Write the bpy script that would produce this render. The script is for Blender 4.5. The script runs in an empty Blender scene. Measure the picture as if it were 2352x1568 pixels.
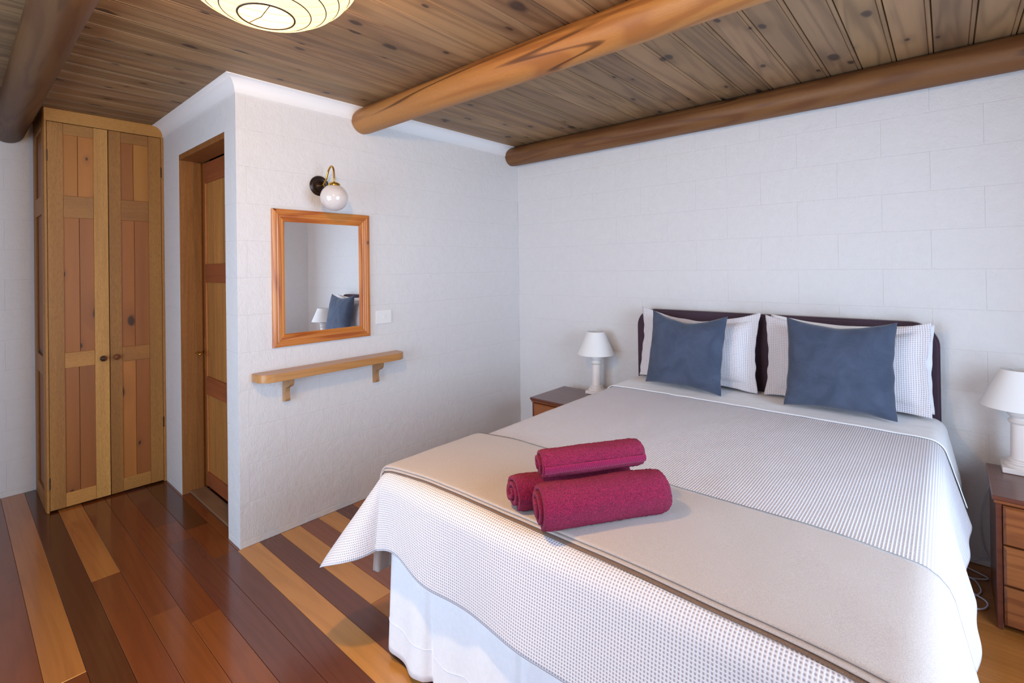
import bpy, bmesh, math, random
from math import sin, cos, pi, radians
from mathutils import Vector, Matrix, noise
random.seed(7)
S = bpy.context.scene
C = S.collection
RX, CY_FRONT = 3.76, -4.40           # right wall, wall behind the camera
H = 2.4955                           # ceiling height
L = 2.288                            # length of the mirror wall
XW, XF = -1.33, -1.86                # wardrobe front, far wall

# ------------------------------------------------------------------ camera
cd = bpy.data.cameras.new('camera'); cam = bpy.data.objects.new('camera', cd); C.objects.link(cam)
yaw, pitch, roll = 0.7191, 0.0042, -0.0135
fw = Vector((-sin(yaw)*cos(pitch), cos(yaw)*cos(pitch), sin(pitch)))
r0 = Vector((cos(yaw), sin(yaw), 0)); u0 = r0.cross(fw)
rr = cos(roll)*r0 + sin(roll)*u0; uu = -sin(roll)*r0 + cos(roll)*u0
M = Matrix(((rr.x, uu.x, -fw.x, 2.8256), (rr.y, uu.y, -fw.y, -3.2952), (rr.z, uu.z, -fw.z, 1.4763), (0, 0, 0, 1)))
cam.matrix_world = M
cd.sensor_width = 36; cd.lens = 1136.99/2352*36
cd.shift_x = -(1179.55-1176)/2352; cd.shift_y = (606.91-784)/2352
cd.clip_start = .02
S.camera = cam

# ------------------------------------------------------------------ light
w = bpy.data.worlds.new('world'); S.world = w; w.use_nodes = True
w.node_tree.nodes['Background'].inputs[0].default_value = (.62, .78, 1, 1)
w.node_tree.nodes['Background'].inputs[1].default_value = 1.0
def area(name, loc, rot, sx, sy, power, col):
    l = bpy.data.lights.new(name, 'AREA'); l.shape = 'RECTANGLE'; l.size = sx; l.size_y = sy
    l.energy = power; l.color = col
    o = bpy.data.objects.new(name, l); C.objects.link(o); o.location = loc; o.rotation_euler = rot
    return o
DAY = (.57, .76, 1.0)
WR = dict(y0=-2.65, y1=-1.05, z0=.35, z1=2.15)     # window in the right wall
WF = dict(x0=.1, x1=2.1, z0=.30, z1=2.15)          # window behind the camera
area('daylight_right', (RX+.30, (WR['y0']+WR['y1'])/2, 1.3), (0, radians(90), 0), 1.9, 1.7, 80, DAY)
area('daylight_front', ((WF['x0']+WF['x1'])/2, CY_FRONT-.30, 1.25), (radians(90), 0, 0), 2.1, 1.9, 70, DAY)
LANTERN_EMIT = 1.1; LANTERN_BULB = 84
S.view_settings.view_transform = 'Standard'; S.view_settings.look = 'None'
S.view_settings.exposure = .55; S.view_settings.gamma = 1; S.view_settings.use_curve_mapping = False
S.cycles.use_denoising = True
S.cycles.max_bounces = 10; S.cycles.diffuse_bounces = 6; S.cycles.glossy_bounces = 5
S.cycles.transparent_max_bounces = 12; S.cycles.sample_clamp_indirect = 8

# ------------------------------------------------------------------ helpers
def lin(r, g, b, k=1.0):
    f = lambda c: (c/255/12.92 if c/255 <= .04045 else ((c/255+.055)/1.055)**2.4)*k
    return (f(r), f(g), f(b), 1)

def mesh(name, vs, fs, smooth=False, uvs=None):
    me = bpy.data.meshes.new(name); me.from_pydata([tuple(v) for v in vs], [], fs)
    if uvs:
        ul = me.uv_layers.new(name='UVMap')
        for lp in me.loops: ul.data[lp.index].uv = uvs[lp.vertex_index]
    if smooth:
        for p in me.polygons: p.use_smooth = True
    me.update(); return me

def link(name, me, mat=None, parent=None, color=None, loc=None, rot=None):
    o = bpy.data.objects.new(name, me); C.objects.link(o)
    if mat is not None and me is not None and not me.materials: me.materials.append(mat)
    if parent is not None: o.parent = parent
    if color is not None: o.color = color
    if loc is not None: o.location = loc
    if rot is not None: o.rotation_euler = rot
    return o

def thing(name, label, cat, loc=(0, 0, 0), rz=0, group=None):
    o = bpy.data.objects.new(name, None); C.objects.link(o); o.location = loc; o.rotation_euler = (0, 0, rz)
    o.empty_display_size = .1
    o['label'] = label; o['category'] = cat
    if group: o['group'] = group
    return o

def tag(o, label, cat, group=None):
    o['label'] = label; o['category'] = cat
    if group: o['group'] = group
    return o

def box_me(x0, x1, y0, y1, z0, z1, bev=0.0, seg=2, name='box'):
    bm = bmesh.new(); bmesh.ops.create_cube(bm, size=1)
    for v in bm.verts:
        v.co = Vector(((x0+x1)/2+v.co.x*(x1-x0), (y0+y1)/2+v.co.y*(y1-y0), (z0+z1)/2+v.co.z*(z1-z0)))
    if bev > 0: bmesh.ops.bevel(bm, geom=bm.edges[:], offset=bev, segments=seg, affect='EDGES', profile=.5)
    me = bpy.data.meshes.new(name); bm.to_mesh(me); bm.free()
    return me

def bx(name, d, mat, parent=None, bev=0.0, color=None, off=(0, 0, 0), seg=2):
    x0, x1, y0, y1, z0, z1 = d
    return link(name, box_me(x0-off[0], x1-off[0], y0-off[1], y1-off[1], z0-off[2], z1-off[2], bev, seg, name), mat, parent, color)

def lathe_me(prof, n=48, name='lathe', closed=False, shift=(0, 0, 0)):
    vs, fs = [], []
    m = len(prof)
    for (r, z) in prof:
        for k in range(n):
            a = 2*pi*k/n; vs.append((r*cos(a)+shift[0], r*sin(a)+shift[1], z+shift[2]))
    for i in range(m-1 if not closed else m):
        j = (i+1) % m
        for k in range(n):
            k2 = (k+1) % n; fs.append((i*n+k, i*n+k2, j*n+k2, j*n+k))
    if not closed:
        if prof[0][0] > 1e-4: fs.append(tuple(range(n))[::-1])
        if prof[-1][0] > 1e-4: fs.append(tuple((m-1)*n+k for k in range(n)))
    return mesh(name, vs, fs, True)

def tube_me(pts, r, n=10, name='tube', cyclic=False):
    pts = [Vector(p) for p in pts]; vs, fs = [], []
    N = len(pts); up = None
    for i, p in enumerate(pts):
        a = pts[(i-1) % N] if (cyclic or i > 0) else p
        b = pts[(i+1) % N] if (cyclic or i < N-1) else p
        t = (b-a).normalized()
        if up is None: up = Vector((0, 0, 1)) if abs(t.z) < .9 else Vector((1, 0, 0))
        s = t.cross(up).normalized(); up = s.cross(t).normalized()
        rad = r(i/(N-1)) if callable(r) else r
        for k in range(n):
            q = 2*pi*k/n; vs.append(p+(s*cos(q)+up*sin(q))*rad)
    for i in range(N if cyclic else N-1):
        j = (i+1) % N
        for k in range(n):
            k2 = (k+1) % n; fs.append((i*n+k, i*n+k2, j*n+k2, j*n+k))
    if not cyclic:
        fs.append(tuple(range(n))[::-1]); fs.append(tuple((N-1)*n+k for k in range(n)))
    return mesh(name, vs, fs, True)

def bez(P, n=12):
    """Catmull-Rom through the points"""
    P = [Vector(p) for p in P]; out = []
    for i in range(len(P)-1):
        a, b, c, d = P[max(i-1, 0)], P[i], P[i+1], P[min(i+2, len(P)-1)]
        for k in range(n):
            t = k/n
            out.append(.5*((2*b)+(-a+c)*t+(2*a-5*b+4*c-d)*t*t+(-a+3*b-3*c+d)*t**3))
    out.append(P[-1]); return out

def prism_me(poly, h, name='prism', axis='z', smooth=False):
    """extrude a 2D polygon by h. axis z: (x,y)->z ; y: (x,z)->y ; x: (y,z)->x"""
    n = len(poly); vs = []
    for t in (0, h):
        for (a, b) in poly:
            vs.append({'z': (a, b, t), 'y': (a, t, b), 'x': (t, a, b)}[axis])
    fs = [tuple(range(n)), tuple(range(2*n-1, n-1, -1))]
    for i in range(n):
        j = (i+1) % n; fs.append((i, i+n, j+n, j))
    me = mesh(name, vs, fs)
    bm = bmesh.new(); bm.from_mesh(me); bmesh.ops.recalc_face_normals(bm, faces=bm.faces[:]); bm.to_mesh(me); bm.free()
    return me

def smooth_by_angle(o, ang=40):
    for p in o.data.polygons: p.use_smooth = True
    bm = bmesh.new(); bm.from_mesh(o.data)
    for e in bm.edges:
        if len(e.link_faces) == 2 and e.calc_face_angle(0) > radians(ang): e.smooth = False
    bm.to_mesh(o.data); bm.free()

# ------------------------------------------------------------------ materials
def newmat(name):
    m = bpy.data.materials.new(name); m.use_nodes = True
    nt = m.node_tree; b = nt.nodes['Principled BSDF']
    return m, nt, b
def nd(nt, t, **kw):
    n = nt.nodes.new(t)
    for k, v in kw.items():
        if k.startswith('i_'): n.inputs[k[2:].replace('_', ' ')].default_value = v
        else: setattr(n, k, v)
    return n
def math_(nt, op, a, b=None, c=None, clamp=False):
    n = nt.nodes.new('ShaderNodeMath'); n.operation = op; n.use_clamp = clamp
    for i, x in enumerate((a, b, c)):
        if x is None: continue
        if isinstance(x, (int, float)): n.inputs[i].default_value = x
        else: nt.links.new(x, n.inputs[i])
    return n.outputs[0]
def mixc(nt, fac, a, b, mode='MIX'):
    n = nt.nodes.new('ShaderNodeMix'); n.data_type = 'RGBA'; n.blend_type = mode
    for s, x in ((n.inputs[0], fac), (n.inputs[6], a), (n.inputs[7], b)):
        if isinstance(x, (int, float)): s.default_value = x
        elif isinstance(x, tuple): s.default_value = x
        else: nt.links.new(x, s)
    return n.outputs[2]
def ramp(nt, fac, stops, interp='LINEAR'):
    n = nt.nodes.new('ShaderNodeValToRGB'); n.color_ramp.interpolation = interp
    e = n.color_ramp.elements
    while len(e) < len(stops): e.new(.5)
    for i, (p, c) in enumerate(stops):
        e[i].position = p; e[i].color = c if isinstance(c, tuple) else (c, c, c, 1)
    nt.links.new(fac, n.inputs[0]); return n.outputs[0]
def bump(nt, b, h, strength=.3, dist=.01):
    n = nt.nodes.new('ShaderNodeBump'); n.inputs['Strength'].default_value = strength; n.inputs['Distance'].default_value = dist
    nt.links.new(h, n.inputs['Height']); nt.links.new(n.outputs[0], b.inputs['Normal']); return n
def noise_(nt, vec, scale, detail=4, rough=.55, dist=0):
    n = nt.nodes.new('ShaderNodeTexNoise'); n.inputs['Scale'].default_value = scale; n.inputs['Detail'].default_value = detail
    n.inputs['Roughness'].default_value = rough; n.inputs['Distortion'].default_value = dist
    nt.links.new(vec, n.inputs['Vector']); return n.outputs['Fac']
def mapping(nt, vec, scale=(1, 1, 1), loc=(0, 0, 0)):
    n = nt.nodes.new('ShaderNodeMapping'); n.inputs['Scale'].default_value = scale; n.inputs['Location'].default_value = loc
    nt.links.new(vec, n.inputs['Vector']); return n.outputs[0]
def obj_coords(nt, rnd=True):
    tc = nt.nodes.new('ShaderNodeTexCoord'); v = tc.outputs['Object']
    if not rnd: return v
    oi = nt.nodes.new('ShaderNodeObjectInfo')
    s = nt.nodes.new('ShaderNodeVectorMath'); s.operation = 'SCALE'; s.inputs[0].default_value = (17.3, 31.7, 23.1)
    nt.links.new(oi.outputs['Random'], s.inputs['Scale'])
    a = nt.nodes.new('ShaderNodeVectorMath'); a.operation = 'ADD'
    nt.links.new(v, a.inputs[0]); nt.links.new(s.outputs[0], a.inputs[1]); return a.outputs[0]

def wood(name, base, dark, axis='x', rough=.5, knots=0.0, knot_scale=2.2, contrast=.6, spec=.4, coat=0.0, fine=.35, rings=1.0, bumps=.15, tint=True, speckle=0.0, knot_col=(.03, .012, .005, 1), stretch=.07, pos_rings=26, cracks=False, plane=None):
    m, nt, b = newmat(name)
    v = obj_coords(nt)
    ai = 'xyz'.index(axis)
    sc = [1.0]*3; sc[ai] = stretch
    g = mapping(nt, v, tuple(sc))
    n1 = noise_(nt, g, 5.0, 3, .5, .6)
    ring = math_(nt, 'SINE', math_(nt, 'MULTIPLY', n1, pos_rings*3.0))
    ring = math_(nt, 'MULTIPLY_ADD', ring, .5, .5)
    ring = math_(nt, 'POWER', ring, 2.2)
    sf = [1.0]*3; sf[ai] = .02
    fib = noise_(nt, mapping(nt, v, tuple(sf)), 260, 3, .6)
    broad = noise_(nt, g, 9.0, 2, .5)
    t = math_(nt, 'ADD', math_(nt, 'MULTIPLY', ring, .5*rings), math_(nt, 'MULTIPLY', fib, fine))
    t = math_(nt, 'ADD', t, math_(nt, 'MULTIPLY', broad, .6))
    t = ramp(nt, t, [(.25, 0.0), (.25+1.0/max(contrast, .1)*.55, 1.0)])
    col = mixc(nt, t, base, dark)
    if speckle:
        ss = [1.0]*3; ss[ai] = .12
        sp = noise_(nt, mapping(nt, v, tuple(ss)), 330, 2, .7)
        sp = ramp(nt, sp, [(.45, 0.0), (.62, 1.0)])
        col = mixc(nt, math_(nt, 'MULTIPLY', sp, speckle), col, dark)
    if knots:
        sk = [1.0]*3; sk[ai] = .5
        vo = nt.nodes.new('ShaderNodeTexVoronoi'); vo.inputs['Scale'].default_value = knot_scale; vo.feature = 'F1'
        nn = nt.nodes.new('ShaderNodeTexNoise'); nn.inputs['Scale'].default_value = 12; nn.inputs['Detail'].default_value = 2
        nt.links.new(v, nn.inputs['Vector'])
        sm_ = nt.nodes.new('ShaderNodeVectorMath'); sm_.operation = 'SCALE'; sm_.inputs['Scale'].default_value = .022
        nt.links.new(nn.outputs['Color'], sm_.inputs[0])
        vd = nt.nodes.new('ShaderNodeVectorMath'); vd.operation = 'ADD'
        nt.links.new(mapping(nt, v, tuple(sk)), vd.inputs[0]); nt.links.new(sm_.outputs[0], vd.inputs[1])
        kv = vd.outputs[0]
        if plane:      # knots seen on the face of a thin board: two-dimensional cells
            vo.voronoi_dimensions = '2D'
            sx_ = nt.nodes.new('ShaderNodeSeparateXYZ'); cx_ = nt.nodes.new('ShaderNodeCombineXYZ'); nt.links.new(kv, sx_.inputs[0])
            for q, ax_ in enumerate(plane): nt.links.new(sx_.outputs['xyz'.index(ax_)], cx_.inputs[q])
            kv = cx_.outputs[0]
        nt.links.new(kv, vo.inputs['Vector'])
        rs_ = nt.nodes.new('ShaderNodeSeparateColor'); nt.links.new(vo.outputs['Color'], rs_.inputs[0])
        d = math_(nt, 'MULTIPLY', vo.outputs['Distance'], math_(nt, 'MULTIPLY_ADD', rs_.outputs[0], 2.2, .7))
        halo = ramp(nt, d, [(0.0, 1.0), (.14*knots, .55), (.34*knots, 0.0)])
        core = ramp(nt, d, [(0.0, 1.0), (.055*knots, 1.0), (.095*knots, 0.0)])
        col = mixc(nt, math_(nt, 'MULTIPLY', halo, .55), col, dark)
        col = mixc(nt, math_(nt, 'MULTIPLY', core, .85), col, knot_col)
    if cracks:
        scx = [1.0]*3; scx[ai] = .045
        cn = noise_(nt, mapping(nt, v, tuple(scx)), 7.0, 1, .4)
        cm = noise_(nt, mapping(nt, v, tuple(scx), (5, 5, 5)), 9.0, 1, .5)
        cl = ramp(nt, math_(nt, 'ABSOLUTE', math_(nt, 'SUBTRACT', cn, .5)), [(0.0, 1.0), (.006, .9), (.011, 0.0)])
        cl = math_(nt, 'MULTIPLY', cl, ramp(nt, cm, [(.46, 0.0), (.56, 1.0)]))
        col = mixc(nt, math_(nt, 'MULTIPLY', cl, .8), col, knot_col)
    if tint:
        oi = nt.nodes.new('ShaderNodeObjectInfo')
        col = mixc(nt, 1.0, col, oi.outputs['Color'], 'MULTIPLY')
    nt.links.new(col, b.inputs['Base Color'])
    b.inputs['Roughness'].default_value = rough; b.inputs['Specular IOR Level'].default_value = spec
    if coat:
        b.inputs['Coat Weight'].default_value = coat; b.inputs['Coat Roughness'].default_value = .09
    if bumps: bump(nt, b, fib, bumps, .002)
    return m

def plain(name, col, rough=.5, metal=0, spec=.5, bmp=None, sheen=0, coat=0):
    m, nt, b = newmat(name)
    b.inputs['Base Color'].default_value = col; b.inputs['Roughness'].default_value = rough; b.inputs['Metallic'].default_value = metal
    b.inputs['Specular IOR Level'].default_value = spec; b.inputs['Sheen Weight'].default_value = sheen; b.inputs['Coat Weight'].default_value = coat
    if bmp: bump(nt, b, noise_(nt, obj_coords(nt, False), bmp[0], 5, .6), bmp[1], bmp[2])
    return m

def paint_mat(name, col, s=1.0):
    m, nt, b = newmat(name)
    v = obj_coords(nt)
    n1 = noise_(nt, mapping(nt, v, (1, 1, .35)), 120, 5, .65)
    n2 = noise_(nt, v, 22, 5, .6)
    h = math_(nt, 'ADD', math_(nt, 'MULTIPLY', n1, .45), n2)
    nt.links.new(mixc(nt, ramp(nt, n2, [(.3, 0.0), (.75, 1.0)]), col, tuple(c*.965 for c in col[:3])+(1,)), b.inputs['Base Color'])
    b.inputs['Roughness'].default_value = .62; b.inputs['Specular IOR Level'].default_value = .3
    bump(nt, b, h, .6*s, .007); return m

def waffle(name, hi, lo, pitch=.0088, depth=.0022, strength=.8):
    m, nt, b = newmat(name)
    tc = nt.nodes.new('ShaderNodeTexCoord'); sep = nt.nodes.new('ShaderNodeSeparateXYZ'); nt.links.new(tc.outputs['UV'], sep.inputs[0])
    k = pi/pitch
    a = math_(nt, 'POWER', math_(nt, 'ABSOLUTE', math_(nt, 'SINE', math_(nt, 'MULTIPLY', sep.outputs[0], k))), 1.4)
    c = math_(nt, 'POWER', math_(nt, 'ABSOLUTE', math_(nt, 'SINE', math_(nt, 'MULTIPLY', sep.outputs[1], k))), 1.1)
    pit = math_(nt, 'MULTIPLY', a, c)
    p2 = ramp(nt, pit, [(.35, 0.0), (.8, 1.0)])
    col = mixc(nt, p2, hi, lo)
    nt.links.new(col, b.inputs['Base Color'])
    b.inputs['Roughness'].default_value = .9; b.inputs['Specular IOR Level'].default_value = .1; b.inputs['Sheen Weight'].default_value = .1
    bump(nt, b, math_(nt, 'SUBTRACT', 1.0, pit), strength, depth); return m

WALL = paint_mat('wall_paint', lin(222, 219, 218))
CORN = plain('cornice_paint', lin(236, 234, 233), .5)
CEIL = wood('ceiling_timber', lin(158, 124, 88), lin(102, 75, 52), 'y', .5, knots=1.15, knot_scale=4.6, plane='xy', contrast=.8, knot_col=lin(52, 38, 32), rings=.55, pos_rings=16, fine=.2, bumps=.05)
FLOOR = wood('floor_timber', (1, 1, 1, 1), (.60, .55, .52, 1), 'x', .20, knots=.6, knot_scale=1.3, contrast=.5, spec=.5, coat=.35, rings=.35, bumps=.02, knot_col=(.12, .08, .06, 1), stretch=.05)
LOG = wood('log_timber', lin(190, 138, 84), lin(156, 104, 62), 'x', .5, knots=.8, knot_scale=2.4, contrast=.8, knot_col=lin(70, 38, 20), rings=1.1, stretch=.12, pos_rings=14, fine=.4, cracks=True, speckle=.3)
OAKZ = wood('wardrobe_timber', lin(188, 136, 72), lin(136, 90, 42), 'z', .55, contrast=.9, rings=.1, speckle=.5, fine=.4, pos_rings=4)
OAKY = wood('wardrobe_rail_timber', lin(188, 136, 72), lin(136, 90, 42), 'y', .55, contrast=.9, rings=.1, speckle=.4, fine=.4, pos_rings=4)
PANEL = wood('wardrobe_panel_timber', lin(164, 102, 46), lin(118, 68, 30), 'z', .5, knots=.9, knot_scale=4.2, plane='yz', contrast=.9, rings=.2, knot_col=lin(42, 22, 12), fine=.15, pos_rings=4)
DOORZ = wood('door_timber', lin(182, 128, 72), lin(132, 86, 44), 'z', .5, contrast=.8, rings=.3, speckle=.4)
DOORX = wood('door_rail_timber', lin(158, 86, 48), lin(118, 60, 32), 'x', .45, contrast=.8, rings=.3)
PINEZ = wood('mirror_pine_upright', lin(214, 142, 66), lin(172, 92, 34), 'z', .35, knots=.7, knot_scale=4.1, plane='yz', contrast=.7, coat=.3, rings=1.0, knot_col=lin(88, 38, 14))
PINEY = wood('mirror_pine_level', lin(210, 136, 62), lin(166, 86, 32), 'y', .35, knots=.7, knot_scale=4.1, plane='yz', contrast=.7, coat=.3, rings=1.0, knot_col=lin(88, 38, 14))
SHELF = wood('shelf_timber', lin(196, 142, 82), lin(164, 108, 54), 'y', .38, contrast=.6, coat=.3, rings=.4)
BRACK = wood('bracket_timber', lin(180, 138, 94), lin(150, 106, 66), 'z', .5, contrast=.6, rings=.4)
NSTX = wood('nightstand_timber', lin(160, 100, 58), lin(104, 56, 34), 'x', .32, knots=.5, knot_scale=3, contrast=.75, coat=.3, rings=.6, knot_col=lin(60, 30, 16))
NSTD = wood('nightstand_dark_timber', lin(112, 64, 48), lin(76, 38, 30), 'x', .3, contrast=.7, coat=.35, rings=.4)
SILL = wood('threshold_timber', lin(140, 108, 80), lin(104, 74, 52), 'x', .5, contrast=.7, rings=.4)
BLACK = plain('dark_gap', (.01, .008, .006, 1), .8)
BRASS = plain('brass', lin(214, 172, 84), .18, 1)
BRONZE = plain('dark_bronze', lin(44, 28, 20), .32, .3)
PORC = plain('white_glass_globe', lin(214, 206, 202), .06, 0, .6, coat=.6)
MIRR = plain('mirror_silver', (.93, .94, .95, 1), .0, 1)
PLAST = plain('white_plastic', lin(232, 230, 228), .35)
LAMPB = plain('lamp_stoneware', lin(232, 222, 216), .3, bmp=(60, .15, .003))
SHADE = plain('lampshade_cloth', lin(236, 234, 232), .8, bmp=(400, .1, .001))
CABLE = plain('white_cable', lin(215, 215, 220), .45)
WAFF = waffle('waffle_cotton', lin(229, 226, 230), lin(170, 162, 172))
WAFP = waffle('waffle_pillow_cotton', lin(234, 229, 232), lin(182, 176, 186), .0092)
def cloth(name, c1, c2, sc=300, st=.25, rough=.9, sheen=.2, big=0, dist=.003):
    m, nt, b = newmat(name); v = obj_coords(nt)
    n = noise_(nt, v, sc, 4, .7)
    f = ramp(nt, n, [(.35, 0.0), (.65, 1.0)])
    if big:
        g = ramp(nt, noise_(nt, v, big, 4, .6, .8), [(.35, 0.0), (.7, 1.0)])
        f = math_(nt, 'ADD', math_(nt, 'MULTIPLY', f, .35), math_(nt, 'MULTIPLY', g, .65))
    nt.links.new(mixc(nt, f, c1, c2), b.inputs['Base Color'])
    b.inputs['Roughness'].default_value = rough; b.inputs['Specular IOR Level'].default_value = .12
    b.inputs['Sheen Weight'].default_value = sheen
    bump(nt, b, n, st, dist); return m
SHEET = cloth('white_cotton_sheet', lin(240, 240, 241), lin(234, 235, 238), 90, .08)
VAL = cloth('white_valance_cotton', lin(238, 238, 241), lin(232, 233, 238), 70, .06)
FLEECE = cloth('beige_fleece', lin(200, 185, 176), lin(178, 163, 156), 380, .5, sheen=.35)
BIND = cloth('brown_blanket_binding', lin(140, 112, 92), lin(104, 80, 64), 500, .4)
VELV = cloth('slate_blue_velvet', lin(60, 69, 88), lin(80, 90, 112), 500, .15, .8, .3, big=9)
HEADF = cloth('plum_headboard_fabric', lin(88, 68, 80), lin(60, 46, 56), 700, .5, .9, .15)
TERRY = cloth('crimson_terry', lin(204, 32, 96), lin(104, 6, 46), 300, 1.0, 1, .12, dist=.01)
TERRB = cloth('crimson_terry_band', lin(152, 22, 74), lin(122, 12, 56), 300, .3, .8, .3)
GL, nt, b = newmat('window_glass')
gn = nt.nodes.new('ShaderNodeMixShader'); gn.inputs[0].default_value = .06
tr = nt.nodes.new('ShaderNodeBsdfTransparent'); gs = nt.nodes.new('ShaderNodeBsdfGlossy'); gs.inputs['Roughness'].default_value = 0
nt.links.new(tr.outputs[0], gn.inputs[1]); nt.links.new(gs.outputs[0], gn.inputs[2]); nt.links.new(gn.outputs[0], nt.nodes['Material Output'].inputs[0])
PAPER, nt, b = newmat('lantern_paper')      # thin tissue: part of the bulb light goes straight through
b.inputs['Base Color'].default_value = (.10, .085, .055, 1); b.inputs['Roughness'].default_value = .8
b.inputs['Emission Color'].default_value = (1, .80, .42, 1); b.inputs['Emission Strength'].default_value = LANTERN_EMIT
tr = nt.nodes.new('ShaderNodeBsdfTransparent'); tr.inputs[0].default_value = (1, .92, .75, 1)
mx = nt.nodes.new('ShaderNodeMixShader'); mx.inputs[0].default_value = .35
nt.links.new(b.outputs[0], mx.inputs[1]); nt.links.new(tr.outputs[0], mx.inputs[2]); nt.links.new(mx.outputs[0], nt.nodes['Material Output'].inputs[0])
BULB = plain('lantern_bulb_glass', (.9, .85, .7, 1), .4); bb_ = BULB.node_tree.nodes['Principled BSDF']
bb_.inputs['Emission Color'].default_value = (1, .8, .5, 1); bb_.inputs['Emission Strength'].default_value = 12
WIRE = plain('lantern_bamboo_wire', (.035, .016, .006, 1), .5)

# ------------------------------------------------------------------ setting: walls of painted blocks
_bc = {}
def block_me(wd, ht):
    k = (round(wd, 4), round(ht, 4))
    if k not in _bc:
        g = .0001; t = .012; c = .0022; e = .0010
        x0, x1, z0, z1 = g, wd-g, g*.8, ht-g*.8
        vs = [(x0, 0, z0), (x1, 0, z0), (x1, 0, z1), (x0, 0, z1),
              (x0, -t+e, z0), (x1, -t+e, z0), (x1, -t+e, z1), (x0, -t+e, z1),
              (x0+c*.1, -t, z0+c), (x1-c*.1, -t, z0+c), (x1-c*.1, -t, z1-c), (x0+c*.1, -t, z1-c)]
        fs = [(0, 1, 5, 4), (1, 2, 6, 5), (2, 3, 7, 6), (3, 0, 4, 7),
              (4, 5, 9, 8), (5, 6, 10, 9), (6, 7, 11, 10), (7, 4, 8, 11), (8, 9, 10, 11)]
        me = mesh('block', vs, fs); me.materials.append(WALL); _bc[k] = me
    return _bc[k]
def block_wall(wall, org, ang, length, ztop, phase=0.0, holes=()):
    """blocks on a wall face; org = left end of the face as seen from the room, ang = direction, local -y faces the room"""
    z = .0345-.2; row = 0
    while z < ztop-.005:
        za, zb_ = max(z, 0.0), min(z+.2, ztop)
        if zb_-za > .01:
            off = -.4+((phase+(row % 2)*.2) % .4); x = off
            while x < length-.003:
                xa, xb = max(x, 0), min(x+.4, length)
                if xb-xa > .008:
                    segs = [(xa, xb, za, zb_)]
                    for (h0, h1, g0, g1) in holes:
                        out = []
                        for (a, b_, c, d) in segs:
                            if b_ <= h0 or a >= h1 or d <= g0 or c >= g1: out.append((a, b_, c, d)); continue
                            if a < h0: out.append((a, h0, c, d))
                            if b_ > h1: out.append((h1, b_, c, d))
                            aa, bb = max(a, h0), min(b_, h1)
                            if c < g0: out.append((aa, bb, c, g0))
                            if d > g1: out.append((aa, bb, g1, d))
                        segs = out
                    for (a, b_, c, d) in segs:
                        if b_-a < .006 or d-c < .006: continue
                        o = link('block', block_me(b_-a, d-c), None, wall)
                        dv = Vector((cos(ang), sin(ang), 0)); nv = Vector((sin(ang), -cos(ang), 0))
                        jit = random.uniform(-.0004, .0003)
                        o.location = Vector(org)+dv*a+Vector((0, 0, c))+nv*(jit-.0)
                        o.rotation_euler = (0, 0, ang)
                x += .4
        z += .2; row += 1
T = .012   # block face thickness in front of the backing
def struct(o): o['kind'] = 'structure'; return o
def multi_box(name, boxes, mat):
    vs, fs = [], []
    for (x0, x1, y0, y1, z0, z1) in boxes:
        n = len(vs)
        vs += [(x, y, z) for z in (z0, z1) for (x, y) in ((x0, y0), (x1, y0), (x1, y1), (x0, y1))]
        fs += [(n, n+3, n+2, n+1), (n+4, n+5, n+6, n+7), (n, n+1, n+5, n+4), (n+1, n+2, n+6, n+5), (n+2, n+3, n+7, n+6), (n+3, n, n+4, n+7)]
    return struct(link(name, mesh(name, vs, fs), mat))
# headboard wall: face at y = 0
wb = multi_box('wall_back', [(-.14, RX+.15, T, .16, -.05, H+.05)], WALL)
block_wall(wb, (0, T, 0), 0, RX, H, phase=.367)
# mirror wall: face at x = 0, room on +x. direction from the outer corner to the room corner
wl = multi_box('wall_left', [(-.14, -T, -L+T, T, -.05, H+.05)], WALL)
block_wall(wl, (-T, -L, 0), pi/2, L, H, phase=.05)
# door wall: face at y = -L, from the wardrobe to the outer corner
DX0, DX1, DZ = -.985, -.165, 2.242
wi = multi_box('wall_inner', [(XF-.14, DX0, -L+T, -2.16, -.05, H+.05), (DX1, -T-.001, -L+T, -2.16, -.05, H+.05), (DX0, DX1, -L+T, -2.16, DZ, H+.05)], WALL)
block_wall(wi, (XF, -L+T, 0), 0, -XF, H, phase=.2, holes=[(DX0-XF, DX1-XF, 0, DZ)])
# far wall behind the wardrobe
wf = multi_box('wall_far', [(XF-.14, XF-T, CY_FRONT-.15, -L+T, -.05, H+.05)], WALL)
block_wall(wf, (XF-T, CY_FRONT, 0), pi/2, -L-CY_FRONT, H, phase=.35)
# right wall with a window, wall behind the camera with a window
a, b_, c, d = WR['y0'], WR['y1'], WR['z0'], WR['z1']
wr = multi_box('wall_right', [(RX+T, RX+.16, CY_FRONT, a, -.05, H+.05), (RX+T, RX+.16, b_, T, -.05, H+.05), (RX+T, RX+.16, a, b_, -.05, c), (RX+T, RX+.16, a, b_, d, H+.05)], WALL)
block_wall(wr, (RX+T, 0, 0), -pi/2, -CY_FRONT, H, phase=.1, holes=[(-b_, -a, c, d)])
a, b_, c, d = WF['x0'], WF['x1'], WF['z0'], WF['z1']
wn = multi_box('wall_front', [(XF-.14, a, CY_FRONT-.16, CY_FRONT-T, -.05, H+.05), (b_, RX+.16, CY_FRONT-.16, CY_FRONT-T, -.05, H+.05), (a, b_, CY_FRONT-.16, CY_FRONT-T, -.05, c), (a, b_, CY_FRONT-.16, CY_FRONT-T, d, H+.05)], WALL)
block_wall(wn, (RX, CY_FRONT-T, 0), pi, RX-XF, H, phase=.3, holes=[(RX-b_, RX-a, c, d)])
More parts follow.
